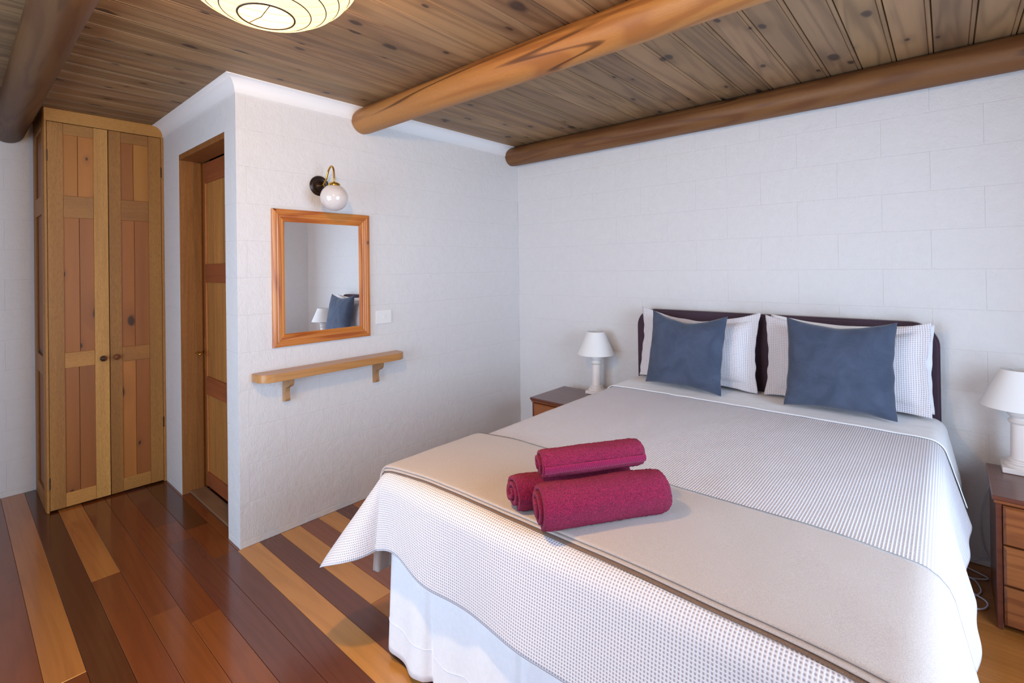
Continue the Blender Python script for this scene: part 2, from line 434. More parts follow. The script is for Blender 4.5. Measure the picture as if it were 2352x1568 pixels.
multi_box('wall_sky_block', [(-1.99, -.1405, -1.60, -1.50, -.05, H+.0124), (-2.10, -1.9905, -L+T, -1.50, -.05, H+.0124)], WALL)  # unseen walls added behind the door to keep sky light out of its gaps
def window(name, cx, cy, wid, z0, z1, ang):
    fr = struct(link(name, None)); fr.location = (cx, cy, z0); fr.rotation_euler = (0, 0, ang)
    h = z1-z0; t = .06
    for d in ((-wid/2, wid/2, -.05, .05, 0, t), (-wid/2, wid/2, -.05, .05, h-t, h), (-wid/2, -wid/2+t, -.05, .05, t, h-t), (wid/2-t, wid/2, -.05, .05, t, h-t), (-.03, .03, -.04, .04, t, h-t)):
        bx('window_frame', d, DOORZ, fr, .004)
    bx('pane', (-wid/2+t, -.03, -.003, .003, t, h-t), GL, fr); bx('pane', (.03, wid/2-t, -.003, .003, t, h-t), GL, fr)
    bx('sill', (-wid/2-.03, wid/2+.03, -.12, -.0501, -.02, .012), DOORZ, fr, .004)
window('window_1', RX+.08, (WR['y0']+WR['y1'])/2, WR['y1']-WR['y0'], WR['z0'], WR['z1'], -pi/2)
window('window_2', (WF['x0']+WF['x1'])/2, CY_FRONT-.08, WF['x1']-WF['x0'], WF['z0'], WF['z1'], pi)

# ------------------------------------------------------------------ floor boards
floor = struct(link('floor', box_me(XF-.14, RX+.16, CY_FRONT-.16, .16, -.08, -.014, name='floor'), BLACK))
def fboard(x0, x1, y0, y1, col):
    g = .0006; c = .0008; z0, z1 = -.013, 0
    xa, xb, ya, yb = x0+g, x1-g, y0+g, y1-g
    vs = [(xa, ya, z0), (xb, ya, z0), (xb, yb, z0), (xa, yb, z0), (xa, ya, z1-c), (xb, ya, z1-c), (xb, yb, z1-c), (xa, yb, z1-c),
          (xa+c, ya+c, z1), (xb-c, ya+c, z1), (xb-c, yb-c, z1), (xa+c, yb-c, z1)]
    fs = [(0, 1, 5, 4), (1, 2, 6, 5), (2, 3, 7, 6), (3, 0, 4, 7), (4, 5, 9, 8), (5, 6, 10, 9), (6, 7, 11, 10), (7, 4, 8, 11), (8, 9, 10, 11)]
    link('board', mesh('board', vs, fs), FLOOR, floor, col)
FK = 1.0
LT, OR_, MD, RB, DK, PU = (lin(205, 142, 74, FK), lin(176, 108, 48, FK), lin(134, 72, 32, FK), lin(140, 80, 52, FK), lin(88, 46, 24, FK), lin(108, 60, 44, FK))
LD = lin(122, 62, 30, FK); O2 = lin(178, 110, 52, FK)
rows = {0: [(9, LT)], 1: [(9, PU)], 2: [(.9, LT), (9, OR_)], 3: [(9, RB)], 4: [(9, LT)], 5: [(9, PU)], 6: [(9, OR_)],
        -1: [(-.45, DK), (-.02, LD), (9, PU)], -2: [(-.62, PU), (-.35, LD), (1.5, PU), (9, DK)],
        -3: [(.42, LD), (9, MD)], -4: [(.25, LD), (9, MD)], -5: [(-.26, O2), (.9, LD), (9, MD)], -6: [(1.1, DK), (9, LD)],
        -7: [(.41, O2), (9, LD)], -8: [(1.2, LD), (9, LT)], -9: [(.3, MD), (9, DK)], -10: [(.8, PU), (9, OR_)], -11: [(-.2, OR_), (9, DK)]}
pal = [LT, OR_, MD, RB, DK, PU, LD, MD]
k = -19
while -2.30+.111*k < 0:
    y0 = -2.30+.111*k; y1 = min(y0+.111, 0)
    xs = XF if y1 <= -2.18 and k < 0 else -.001
    if k >= 0: xs = 0.0 if k > 1 else XF
    if y0 < CY_FRONT: y0 = CY_FRONT
    if y1-y0 > .01:
        seg = rows.get(k)
        if k in (0, 1): seg = [(-.001, LD)]+seg
        if seg is None:
            seg = [(random.uniform(.4, 2.6), random.choice(pal)), (9, random.choice(pal))]
        if k in range(7, 25): seg = [(random.uniform(1.2, 2.6), random.choice([LT, OR_, RB])), (9, OR_)]
        x = xs
        for (xe, col) in seg:
            xe = min(xe, RX)
            if xe-x > .03: fboard(x, xe, y0, y1, col); x = xe
    k += 1
# ------------------------------------------------------------------ ceiling boards
ceil = struct(link('ceiling', box_me(XF-.14, RX+.16, CY_FRONT-.16, .16, H+.0125, H+.08, name='ceiling'), BLACK))
W = .1436
def ceil_me(y0, y1):
    prof = [(.0008, .008), (.0035, 0), (W-.0215, 0), (W-.0187, .0045), (W-.016, 0), (W-.0035, 0), (W-.0008, .008), (W-.0006, .012), (.0006, .012)]
    me = prism_me(prof, y1-y0, 'board', 'y'); me.materials.append(CEIL); return me
cA, cB = ceil_me(CY_FRONT, 0), ceil_me(CY_FRONT, -L+.01)
x = 2.502-W*31
while x < RX:
    me, yl = (cA, CY_FRONT) if x > -.05 else (cB, CY_FRONT)
    if x+W > XF and x+W < RX+.05:
        o = link('board', me, None, ceil); o.location = (x, yl, H)
        t = random.uniform(.78, 1.12); o.color = (t*random.uniform(.97, 1.04), t, t*random.uniform(.94, 1.05), 1)
    x += W
# ------------------------------------------------------------------ cornice
def cornice_me():
    n = 10; dp, hp = .064, .078
    prof = [(0, -hp), (.006, -hp), (.006, -hp+.004)]
    for i in range(n+1):
        a = pi/2*i/n
        prof.append((.006+(dp-.012)*(1-cos(a)), -hp+.006+(hp-.012)*sin(a)))
    prof += [(dp, -.005), (dp, 0), (0, 0)]
    path = [((XW+.001, -L), (0, -1)), ((0, -L), (1, -1)), ((0, 0), (1, 0))]
    vs, fs = [], []; m = len(prof)
    for (p, d) in path:
        for (o_, z) in prof: vs.append((p[0]+d[0]*o_, p[1]+d[1]*o_, H+z))
    for i in range(2):
        for j in range(m):
            j2 = (j+1) % m; fs.append((i*m+j, (i+1)*m+j, (i+1)*m+j2, i*m+j2))
    fs += [tuple(range(m)), tuple(2*m+q for q in range(m))[::-1]]
    me = mesh('trim_1', vs, fs)
    bm = bmesh.new(); bm.from_mesh(me); bmesh.ops.recalc_face_normals(bm, faces=bm.faces[:]); bm.to_mesh(me); bm.free(); return me
t1 = struct(link('trim_1', cornice_me(), CORN)); smooth_by_angle(t1, 35)
bb = struct(bx('baseboard_back', (0, RX, -.010, -.0005, .001, .022), PLAST, None, .002))

# ------------------------------------------------------------------ log beams
def log_me(x0, x1, y, z, r, seed, flat=0.0):
    vs, fs = [], []; n = 40; m = int((x1-x0)/.04)
    for i in range(m+1):
        xx = x0+(x1-x0)*i/m
        edge = 1.0-.06*max(0, 1-(i*.04)/.03) if i*.04 < .03 else 1
        for k_ in range(n):
            a = 2*pi*k_/n
            q = r*edge*(1+.035*noise.noise(Vector((xx*.9+seed, cos(a)*.7, sin(a)*.7)))+.02*noise.noise(Vector((xx*4+seed, cos(a)*1.5, sin(a)*1.5+seed))))
            zz = min(z+q*sin(a), H-.0005)
            vs.append((xx-x0, q*cos(a), zz-z))
    for i in range(m):
        for k_ in range(n):
            k2 = (k_+1) % n; fs.append((i*n+k_, (i+1)*n+k_, (i+1)*n+k2, i*n+k2))
    fs.append(tuple(range(n))); fs.append(tuple(m*n+q for q in range(n))[::-1])
    return mesh('log_beam', vs, fs, True)
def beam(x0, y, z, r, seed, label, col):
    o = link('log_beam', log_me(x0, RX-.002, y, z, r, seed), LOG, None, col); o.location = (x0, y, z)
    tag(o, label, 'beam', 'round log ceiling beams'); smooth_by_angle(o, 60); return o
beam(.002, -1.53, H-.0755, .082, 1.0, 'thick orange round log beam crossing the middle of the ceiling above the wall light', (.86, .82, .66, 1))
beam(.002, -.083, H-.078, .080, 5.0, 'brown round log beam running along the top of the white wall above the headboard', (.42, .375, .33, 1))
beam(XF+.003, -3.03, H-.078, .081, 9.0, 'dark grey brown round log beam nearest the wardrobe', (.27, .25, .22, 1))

# ------------------------------------------------------------------ wardrobe
def tint(r, g, b): return (r, g, b, 1)
wr_y0, wr_y1 = -2.905, -L-.001
WD = thing('wardrobe', 'tall built-in timber wardrobe with two panelled doors and round knobs beside the doorway', 'wardrobe', (XW, -2.6, 0))
OW = (XW, -2.6, 0)
# carcass: side frame facing left, posts and cornice board
bx('post', (XW-.022, XW, wr_y0, -2.893, 0.001, 2.415), OAKZ, WD, .0015, tint(1.05, 1.0, .9), OW)
bx('post', (XW-.022, XW, -2.303, wr_y1, 0.001, 2.415), OAKZ, WD, .0015, tint(1.0, .92, .8), OW)
bx('cornice_board', (XW-.022, XW, wr_y0, wr_y1, 2.415, H-.001), OAKY, WD, .0015, tint(1.12, 1.1, .95), OW)
bx('back_panel', (XW-.5, XW-.485, wr_y0+.03, wr_y1-.01, .02, H-.02), PANEL, WD, 0, None, OW)
bx('top_panel', (XW-.485, XW-.025, wr_y0+.02, wr_y1-.01, H-.04, H-.02), PANEL, WD, 0, None, OW)
sd = bx('side_panel', (XF+.002, XW-.022, wr_y0+.008, wr_y0+.016, .002, H-.002), PANEL, WD, 0, tint(.8, .7, .6), OW)
for d in ((XF+.002, XF+.11, 0.001, H-.002), (XW-.10, XW-.0225, 0.001, H-.002)):
    bx('stile', (d[0], d[1], wr_y0-.004, wr_y0+.008, d[2], d[3]), OAKZ, sd, .003, tint(.85, .75, .62), OW)
for (z0, z1) in ((.001, .1), (.835, .95), (1.845, 1.96), (2.38, H-.002)):
    bx('rail', (XF+.11, XW-.10, wr_y0-.004, wr_y0+.008, z0, z1), OAKZ, sd, .003, tint(.85, .75, .62), OW)
def wdoor(y0, y1, ys0, ys1, seam, lab, ksd, cols):
    """y0,y1 outer edges; ys0, ys1 inner edges of the stiles; seam between the panel boards"""
    D = link('door', None, None, WD); D.location = (0, (y0+y1)/2+2.6, 0)
    off = (XW, (y0+y1)/2, 0)
    f0, f1 = XW-.021, XW+.0005; z0, z1 = .012, 2.411
    bx('stile', (f0, f1, y0, ys0, z0, z1), OAKZ, D, .0012, cols['s0'], off)
    bx('stile', (f0, f1, ys1, y1, z0, z1), OAKZ, D, .0012, cols['s1'], off)
    rz = [(z0, .098), (.876, .973), (1.820, 1.958), (2.341, z1)]
    for q, (a, b_) in enumerate(rz):
        o = bx('rail', (f0, f1-.0003, ys0+.0004, ys1-.0004, a, b_), OAKY, D, .0025, cols['r'][q], off)
    for q in range(3):
        a, b_ = rz[q][1]-.004, rz[q+1][0]+.004
        s = seam[q]
        bx('panel_board', (f0+.002, f1-.008, ys0-.004, s-.0008, a, b_), PANEL, D, .0016, cols['p'][q][0], off)
        bx('panel_board', (f0+.002, f1-.008, s+.0008, ys1+.004, a, b_), PANEL, D, .0016, cols['p'][q][1], off)
    kn = link('knob', lathe_me([(0.0, 0), (.011, 0), (.008, .006), (.008, .012), (.014, .017), (.0185, .024), (.018, .030), (.012, .035), (0.0, .037)], 24, 'knob'), PANEL, D, tint(.55, .42, .34))
    kn.rotation_euler = (0, pi/2, 0); kn.location = (f1-XW, ksd-(y0+y1)/2, .914)
    hy = y0-.001 if lab == 'l' else y1+.001
    for hz in (.42, 2.17) if lab == 'r' else (.18, 2.2):
        bx('hinge', (f1-.004, f1+.004, hy-.003, hy+.003, hz-.035, hz+.035), BRONZE, D, .001, None, off)
    return D
w1 = tint(1, 1, 1)
wdoor(-2.891, -2.5985, -2.818, -2.671, (-2.748, -2.742, -2.748), 'l', -2.632,
      dict(s0=tint(.92, .86, .76), s1=tint(1.36, 1.42, 1.36), r=[tint(1.3, 1.25, 1.1), tint(1.1, 1.05, .95), tint(.86, .8, .78), tint(1.0, .95, .85)],
           p=[(tint(.95, .9, .88), tint(.95, .88, .82)), (tint(1, .95, .85), tint(.95, .88, .82)), (tint(1.08, 1.1, .85), tint(1.15, 1.15, .95))]))
wdoor(-2.5945, -2.3055, -2.531, -2.378, (-2.456, -2.458, -2.461), 'r', -2.564,
      dict(s0=tint(.76, .68, .54), s1=tint(.82, .76, .62), r=[tint(.95, .88, .75), tint(.85, .72, .6), tint(.74, .62, .54), tint(.74, .66, .52)],
           p=[(tint(1.2, 1.2, 1.05), tint(.9, .8, .72)), (tint(.95, .86, .72), tint(.95, .86, .72)), (tint(.9, .82, .66), tint(1.15, 1.3, 1.0))]))

# ------------------------------------------------------------------ door in the inner wall
D1 = struct(link('door_1', None)); D1.location = (DX0, -2.15, 0)
OD = (DX0, -2.15, 0)
JC = tint(.86, .82, .78)
bx('jamb', (DX0-.0, DX0+.004, -L+.001, -2.155, 0.002, DZ-.001), DOORZ, D1, .001, JC, OD)
bx('jamb', (DX0-.028, DX0, -2.158, -2.105, 0.002, DZ+.02), DOORZ, D1, .001, JC, OD)
bx('door_stop', (DX0+.004, DX0+.016, -2.205, -2.163, 0.002, DZ-.04), DOORZ, D1, .0015, tint(.72, .66, .6), OD)
bx('jamb', (DX1-.006, DX1-.0005, -L+.001, -2.155, 0.002, DZ-.001), DOORZ, D1, .001, tint(.9, .6, .5), OD)
bx('lintel', (DX0+.004, DX1-.006, -L+.001, -2.155, DZ-.035, DZ-.001), DOORZ, D1, .001, tint(.7, .58, .5), OD)
leaf = link('door_leaf', None, None, D1); leaf.location = (0, 0, 0)
lx0, lx1 = DX0-.024, DX1+.02
fy = -2.150
bx('stile', (lx0, lx0+.062, fy, fy+.035, .028, 2.20), DOORZ, leaf, .001, tint(.84, .66, .58), OD)
bx('stile', (lx1-.062, lx1, fy, fy+.035, .028, 2.20), DOORZ, leaf, .001, tint(.84, .66, .58), OD)
rz = [(.028, .12), (.642, .763), (1.396, 1.519), (2.066, 2.20)]
for a, b_ in rz: bx('rail', (lx0+.062, lx1-.062, fy, fy+.035, a, b_), DOORX, leaf, .001, None, OD)
for q in range(3):
    a, b_ = rz[q][1], rz[q+1][0]
    nb = 5; xx = lx0+.062; wd = (lx1-.062-xx)/nb
    for i in range(nb):
        t = random.uniform(.9, 1.1)
        bx('panel_board', (xx+i*wd+.001, xx+(i+1)*wd-.001, fy+.010, fy+.02, a-.004, b_+.004), DOORZ, leaf, .002, tint(1.15*t, 1.08*t, .92*t), OD)
    bx('bead', (xx, xx+.009, fy+.002, fy+.010, a, b_), DOORZ, leaf, .002, tint(1.35, 1.1, .95), OD)
    bx('bead', (lx1-.062-.009, lx1-.062, fy+.002, fy+.010, a, b_), DOORZ, leaf, .002, tint(1.35, 1.1, .95), OD)
hd = bx('handle', (lx0+.012, lx0+.034, fy-.003, fy, .80, 1.02), BRASS, leaf, .001, None, OD)
hl = link('lever', tube_me([(.018-.024+.005, -.003, .925), (.018-.024+.005, -.035, .925), (.018-.024+.02, -.05, .925), (.10, -.052, .925)], .008, 12, 'lever'), BRASS, hd)
th = bx('threshold', (DX0+.006, DX1-.008, -2.245, -2.152, .001, .016), SILL, D1, .003, None, OD)

# ------------------------------------------------------------------ mirror
MR = thing('wall_mirror', 'rectangular mirror in an orange pine frame hung on the white wall over the shelf', 'mirror', (0, -1.806, 1.43))
OM = (0, -1.806, 1.43)
def frame_piece(y0, y1, z0, z1, wd, side):
    """mitred moulding; profile runs from the outside edge to the inside edge"""
    prof = [(0, .001), (0, .016), (.003, .019), (.012, .0205), (.019, .0205), (.021, .017), (.0235, .0165), (.031, .0175), (.034, .0135), (.037, .013), (.046, .013), (.049, .0095), (.052, .0095), (.058, .012), (.062, .010), (wd, .006), (wd, .001)]
    vs = []
    for (u, x) in prof:
        if side == 'top': a, b_ = (y0+u, z1-u), (y1-u, z1-u)
        if side == 'bot': a, b_ = (y0+u, z0+u), (y1-u, z0+u)
        if side == 'lef': a, b_ = (y0+u, z0+u), (y0+u, z1-u)
        if side == 'rig': a, b_ = (y1-u, z0+u), (y1-u, z1-u)
        vs += [(x, a[0]-OM[1], a[1]-OM[2]), (x, b_[0]-OM[1], b_[1]-OM[2])]
    m = len(prof); fs = []
    for i in range(m):
        j = (i+1) % m; fs.append((2*i, 2*i+1, 2*j+1, 2*j))
    fs += [tuple(2*i for i in range(m)), tuple(2*i+1 for i in range(m))[::-1]]
    me = mesh('frame_rail', vs, fs)
    bm = bmesh.new(); bm.from_mesh(me); bmesh.ops.recalc_face_normals(bm, faces=bm.faces[:]); bm.to_mesh(me); bm.free()
    return me
ym0, ym1, zm0, zm1 = -2.111, -1.498, 1.042, 1.817
for sd_, mt in (('top', PINEY), ('bot', PINEY), ('lef', PINEZ), ('rig', PINEZ)):
    link('frame_rail', frame_piece(ym0, ym1, zm0, zm1, .070, sd_), mt, MR)
bx('glass', (.003, .0045, ym0+.055, ym1-.055, zm0+.055, zm1-.055), MIRR, MR, 0, None, OM).rotation_euler = (0, 0, .006)

# ------------------------------------------------------------------ shelf
SH = thing('wall_shelf', 'long narrow timber wall shelf with rounded ends on two scroll brackets under the mirror', 'shelf', (0, -1.76, .875))
sy0, sy1, dpt, rad = -2.222, -1.288, .125, .075
poly = [(0.001, sy0)]
for i in range(9):
    a = -pi/2+pi/2*i/8; poly.append((dpt-rad+rad*cos(a), sy0+rad+rad*sin(a)))
for i in range(9):
    a = pi/2*i/8; poly.append((dpt-rad+rad*cos(a), sy1-rad+rad*sin(a)))
poly.append((0.001, sy1))
me = prism_me([(a, b_+1.76) for a, b_ in poly], .043, 'shelf_board', 'z'); o = link('shelf_board', me, SHELF, SH)
bm = bmesh.new(); bm.from_mesh(me); bmesh.ops.bevel(bm, geom=[e for e in bm.edges if abs(e.verts[0].co.z-e.verts[1].co.z) < 1e-5], offset=.0025, segments=2, affect='EDGES'); bm.to_mesh(me); bm.free()
smooth_by_angle(o, 35)
def bracket(y):
    pr = [(0.001, 0), (.092, 0)]
    for i in range(1, 8):
        a = pi/2*i/8; pr.append((.052+.040*cos(a), -.018-.034*sin(a)))
    for i in range(1, 7):
        a = pi/2+pi*.5*i/6; pr.append((.050+.012*cos(a), -.066+.010*sin(a)) if i > 2 else (.050, -.056))
    pr += [(.035, -.075), (.033, -.09), (.036, -.105), (.040, -.118), (.038, -.13), (.028, -.137), (.001, -.141)]
    cl = [pr[0]]
    for q in pr[1:]:
        if abs(q[0]-cl[-1][0])+abs(q[1]-cl[-1][1]) > .001: cl.append(q)
    me = prism_me(cl, .026, 'bracket', 'y'); o = link('bracket', me, BRACK, SH); o.location = (0, y+1.76, -.0005); smooth_by_angle(o, 50)
bracket(-2.058); bracket(-1.478)

# ------------------------------------------------------------------ wall light
SC = thing('wall_light', 'globe wall light of white glass on a curved brass arm above the mirror', 'wall light', (0, -1.827, 1.974))
o = link('backplate', lathe_me([(0, .022), (.012, .022), (.014, .016), (.04, .013), (.044, .017), (.052, .015), (.056, .006), (.060, .004), (.060, .001)], 48, 'backplate'), BRONZE, SC); o.rotation_euler = (0, pi/2, 0)
o = link('screw', lathe_me([(0, .034), (.004, .033), (.006, .029), (.004, .024), (.004, .02)], 16, 'screw'), BRASS, SC); o.rotation_euler = (0, pi/2, 0); o.location = (0, .016, -.002)
arm = bez([(.018, 0, -.002), (.05, 0, .004), (.085, 0, .03), (.11, 0, .075), (.142, 0, .098), (.168, 0, .078), (.174, 0, .03), (.174, 0, .005)], 8)
link('arm', tube_me(arm, .0055, 12, 'arm'), BRASS, SC)
gz = -.087; gr = .077
link('gallery', lathe_me([(.006, .092), (.012, .09), (.024, .085), (.033, .078), (.035, .072), (.033, .066), (.035, .062), (.035, .054), (.030, .052), (.028, .070), (.0, .075)], 36, 'gallery', shift=(.174, 0, gz)), BRASS, SC)
link('globe', lathe_me([(gr*sin(pi*i/36), -gr*cos(pi*i/36)) if 0 < i else (0, -gr) for i in range(0, 31)]+[(.028, .066)], 48, 'globe', shift=(.174, 0, gz)), PORC, SC)
for me_o in SC.children:
    if me_o.name.startswith('globe'):
        md = me_o.modifiers.new('thickness', 'SOLIDIFY'); md.thickness = .003; md.offset = -1
# ------------------------------------------------------------------ switch
SW = thing('light_switch', 'white rectangular light switch plate on the wall right of the mirror', 'light switch', (0, -1.392, 1.155))
bx('plate', (.001, .009, -.062, .062, -.046, .046), PLAST, SW, .003)
bx('rocker', (.009, .0125, -.006, .010, -.010, .010), PLAST, SW, .0015)

# ------------------------------------------------------------------ paper lantern
LX, LY, LZ, LR, LB = 1.606, -2.789, 2.273, .235, .200
LA = thing('paper_lantern', 'lit round paper lantern with wire ribs hanging from the ceiling', 'ceiling light', (LX, LY, H))
prof = []; a0 = math.asin(.062/LR)
NR = 15
for i in range(NR*6+1):
    t = a0+(pi-2*a0)*i/(NR*6); ph = (i % 6)/6
    q = 1-.012*4*ph*(1-ph)*-1.0 - .012
    prof.append((LR*sin(t)*q, -LB*cos(t)*q))
vs, fs = [], []; n = 72
for (r_, z_) in prof:
    for k_ in range(n): vs.append((r_*cos(2*pi*k_/n), r_*sin(2*pi*k_/n), z_+LZ-H))
for i in range(len(prof)-1):
    for k_ in range(n): fs.append((i*n+k_, i*n+(k_+1) % n, (i+1)*n+(k_+1) % n, (i+1)*n+k_))
link('paper_shade', mesh('paper_shade', vs, fs, True), PAPER, LA)
for i in range(NR+1):
    t = a0+(pi-2*a0)*i/NR; rr_ = LR*sin(t)*(.988 if 0 < i < NR else 1.0); zz = -LB*cos(t)*.988+LZ-H
    link('rib', tube_me([(rr_*cos(2*pi*k_/64), rr_*sin(2*pi*k_/64), zz) for k_ in range(64)], .0016 if 0 < i < NR else .0026, 6, 'rib', True), WIRE, LA)
zb_ = -LB*cos(a0)+LZ-H
link('wire_holder', tube_me([(-.058, -.015, zb_+.004), (0, -.012, zb_-.002), (.058, -.015, zb_+.004)], .0013, 6, 'wire_holder'), WIRE, LA)
link('bulb', lathe_me([(0, -.06), (.02, -.055), (.03, -.035), (.03, -.015), (.018, .015), (.014, .03), (.014, .05), (0, .05)], 24, 'bulb', shift=(0, 0, LZ-H+.05)), BULB, LA)
pl = bpy.data.lights.new('lantern_light', 'POINT'); pl.energy = LANTERN_BULB; pl.color = (1, .62, .22); pl.shadow_soft_size = .045
po = bpy.data.objects.new('lantern_light', pl); C.objects.link(po); po.location = (LX, LY, LZ-.06)
link('cord', tube_me([(0, 0, LZ-H+.06), (0, 0, -.004)], .003, 8, 'cord'), PLAST, LA)
link('ceiling_rose', lathe_me([(.035, -.001), (.035, -.006), (.015, -.010), (0, -.010)], 24, 'ceiling_rose'), PLAST, LA)

# ------------------------------------------------------------------ bed
BX0, BX1, BYF, BZ = 1.160, 2.812, -2.235, .700     # linen outline at the top
BED = thing('bed', 'large double bed with a plum fabric headboard against the white wall', 'bed', (1.985, -1.1, 0))
OB = (1.985, -1.1, 0)
bx('mattress', (1.215, 2.755, -2.165, -.095, .40, .672), SHEET, BED, .04, None, OB, 4)
bx('bed_base', (1.225, 2.745, -2.15, -.095, .12, .398), SHEET, BED, .01, None, OB)
for (x, y) in ((1.3, -2.05), (2.67, -2.05), (1.3, -.2), (2.67, -.2)):
    link('leg', lathe_me([(.022, .001), (.026, .119)], 20, 'leg', shift=(x-OB[0], y-OB[1], 0)), BLACK, BED)
hx0, hx1, hz, hr = 1.168, 2.795, 1.166, .12
poly = [(hx0, .25)]
for i in range(13):
    a = pi-pi/2*i/12; poly.append((hx0+hr+hr*cos(a), hz-hr+hr*sin(a)))
for i in range(13):
    a = pi/2-pi/2*i/12; poly.append((hx1-hr+hr*cos(a), hz-hr+hr*sin(a)))
poly.append((hx1, .25))
me = prism_me([(a-OB[0], b_) for a, b_ in poly], .07, 'headboard', 'y'); hb = link('headboard', me, HEADF, BED); hb.location = (0, -.083-OB[1], 0)
bm = bmesh.new(); bm.from_mesh(me); bmesh.ops.bevel(bm, geom=[e for e in bm.edges if abs(e.verts[0].co.y-e.verts[1].co.y) < 1e-5], offset=.012, segments=3, affect='EDGES'); bm.to_mesh(me); bm.free(); smooth_by_angle(hb, 40)

RR = .06
IX0, IX1, IYF = BX0+RR, BX1-RR, BYF+RR
def sm(t): t = max(0, min(1, t)); return t*t*(3-2*t)
def flare(side, pos):
    """hang angle from the vertical (radians)"""
    if side == 'L': return .08+.05*sin(pos*6+1)
    if side == 'R': return .235+.035*sin(pos*9+.6)+.02*sin(pos*21)
    return .10+.05*sin(pos*6.2+.4)+.035*sin(pos*13+2)-.05*math.exp(-((pos-IX0-.16)/.10)**2)
def drape(s, t, off=0.0):
    """s,t: cloth coordinates in metres laid flat over the bed (x, y). returns point and normal offset"""
    ex = (IX0-s) if s < IX0 else (s-IX1 if s > IX1 else 0); sx = -1 if s < IX0 else 1
    ey = IYF-t if t < IYF else 0
    bx_, by_ = min(max(s, IX0), IX1), max(t, IYF)
    crown = .006*sin(pi*(bx_-IX0)/(IX1-IX0))**.7 + .004*noise.noise(Vector((s*2.3, t*2.3, 1.7))) + .0015*noise.noise(Vector((s*9, t*9, 4)))
    z = BZ+crown
    if ex == 0 and ey == 0:
        return Vector((s, t, z)), Vector((0, 0, 1))
    r = math.hypot(ex, ey); th_ = math.atan2(ey, ex)
    if ey > 0 and sx < 0 or ey > 0 and ex == 0:      # the hem is gathered up a little beside the corner wing
        g_ = .17*math.exp(-((bx_-IX0-.10)/.12)**2)
        r *= 1-g_*(1 if ex == 0 else (2*th_/pi)**3)
    if ex > 0 and ey > 0:
        u = th_/(pi/2)
        fa, fb = flare('L' if sx < 0 else 'R', t*0-2.2), flare('F', s*0+bx_)
        mid = .62 if sx < 0 else .5
        f = (fa*(1-u)+fb*u)*(1-sin(2*th_)**1.2)+mid*sin(2*th_)**1.2
        az = pi/2*(.5-.5*cos(pi*sm(u)))*.5+pi/2*u*.5
    elif ex > 0: f = flare('L' if sx < 0 else 'R', t); az = 0
    else: f = flare('F', s); az = pi/2
    # fade local waves close to the corners so that the wing joins smoothly
    hx, hy = cos(az)*sx, -sin(az)
    A = pi/2-f; LA_ = RR*A
    if r < LA_:
        a = r/RR; o_, d = RR*sin(a), RR*(1-cos(a)); na = a
    else:
        o_, d = RR*sin(A)+(r-LA_)*sin(f), RR*(1-cos(A))+(r-LA_)*cos(f); na = A
    nrm = Vector((hx*sin(na), hy*sin(na), cos(na)))
    return Vector((bx_+hx*o_, by_+hy*o_, z-d)), nrm

def cloth_grid(name, s0, s1, t0, t1, step, off, mat, thick, hem=None, extra=None):
    ns, nt_ = int((s1-s0)/step)+1, int((t1-t0)/step)+1
    vs, uv, fs = [], [], []
    for j in range(nt_+1):
        for i in range(ns+1):
            s = s0+(s1-s0)*i/ns; t = t0+(t1-t0)*j/nt_
            p, n_ = drape(s, t)
            oo = off if not extra else off+extra(s, t)
            vs.append(p+n_*oo); uv.append((s, t))
    for j in range(nt_):
        for i in range(ns):
            a = j*(ns+1)+i; fs.append((a, a+1, a+ns+2, a+ns+1))
    me = mesh(name, vs, fs, True, uv)
    o = link(name, me, mat)
    md = o.modifiers.new('thickness', 'SOLIDIFY'); md.thickness = thick; md.offset = -1
    return o
# coverlet
OVF, OVL, OVR = .335, .31, .36
cv = cloth_grid('coverlet', IX0-OVL, IX1+OVR, IYF-OVF, -.47, .0125, 0.0, WAFF, .0022)
tag(cv, 'white waffle weave coverlet spread over the bed with a pointed corner hanging at the foot', 'bedspread')
# turned down sheet at the head
def sh_extra(s, t): return .0015*noise.noise(Vector((s*14, t*25, 0)))+ (.0025 if t < -.475 else 0)
st = cloth_grid('top_sheet', IX0-.28, IX1+.30, -.50, -.10, .0125, .0055, SHEET, .004, extra=sh_extra)
tag(st, 'smooth white sheet folded down over the coverlet below the pillows', 'bed sheet')
# blanket: two folded layers and a stitched binding
def blanket_layer(name, parent, y0f, y1f, off, th_, mat, color=None, left=.47):
    s0, s1 = IX0-left, IX1+.42; ns = int((s1-s0)/.02)
    vs, fs, uv = [], [], []
    prof = []
    for i in range(7):      # rounded front edge
        a = -pi/2-pi*i/6+pi/2*2
        prof.append((0, 0))
    m = None
    for i in range(ns+1):
        s = s0+(s1-s0)*i/ns
        yf, yb = y0f(s), y1f(s)
        ring = []
        nb = 26
        h2 = th_/2
        for q in range(nb+1): ring.append((yb+(yf-yb)*q/nb, th_+.0006*noise.noise(Vector((s*30, q*.7, 2)))))
        for q in range(1, 6):
            a = pi/2-pi*q/6; ring.append((yf-h2*cos(a)*1.3, h2+h2*sin(a)))
        for q in range(nb, -1, -6): ring.append((yb+(yf-yb)*q/nb, 0.0))
        m = len(ring)
        for (yy, hh) in ring:
            p, n_ = drape(s, yy); p2 = p+n_*(off+hh); vs.append(p2); uv.append((s, yy))
    for i in range(ns):
        for j in range(m):
            j2 = (j+1) % m; fs.append((i*m+j, (i+1)*m+j, (i+1)*m+j2, i*m+j2))
    fs.append(tuple(range(m))[::-1]); fs.append(tuple(ns*m+q for q in range(m)))
    me = mesh(name, vs, fs, True, uv)
    bm = bmesh.new(); bm.from_mesh(me); bmesh.ops.recalc_face_normals(bm, faces=bm.faces[:]); bm.to_mesh(me); bm.free()
    return link(name, me, mat, parent)
BL = thing('blanket', 'beige fleece blanket folded in layers and laid across the foot of the bed', 'blanket', (0, 0, 0))
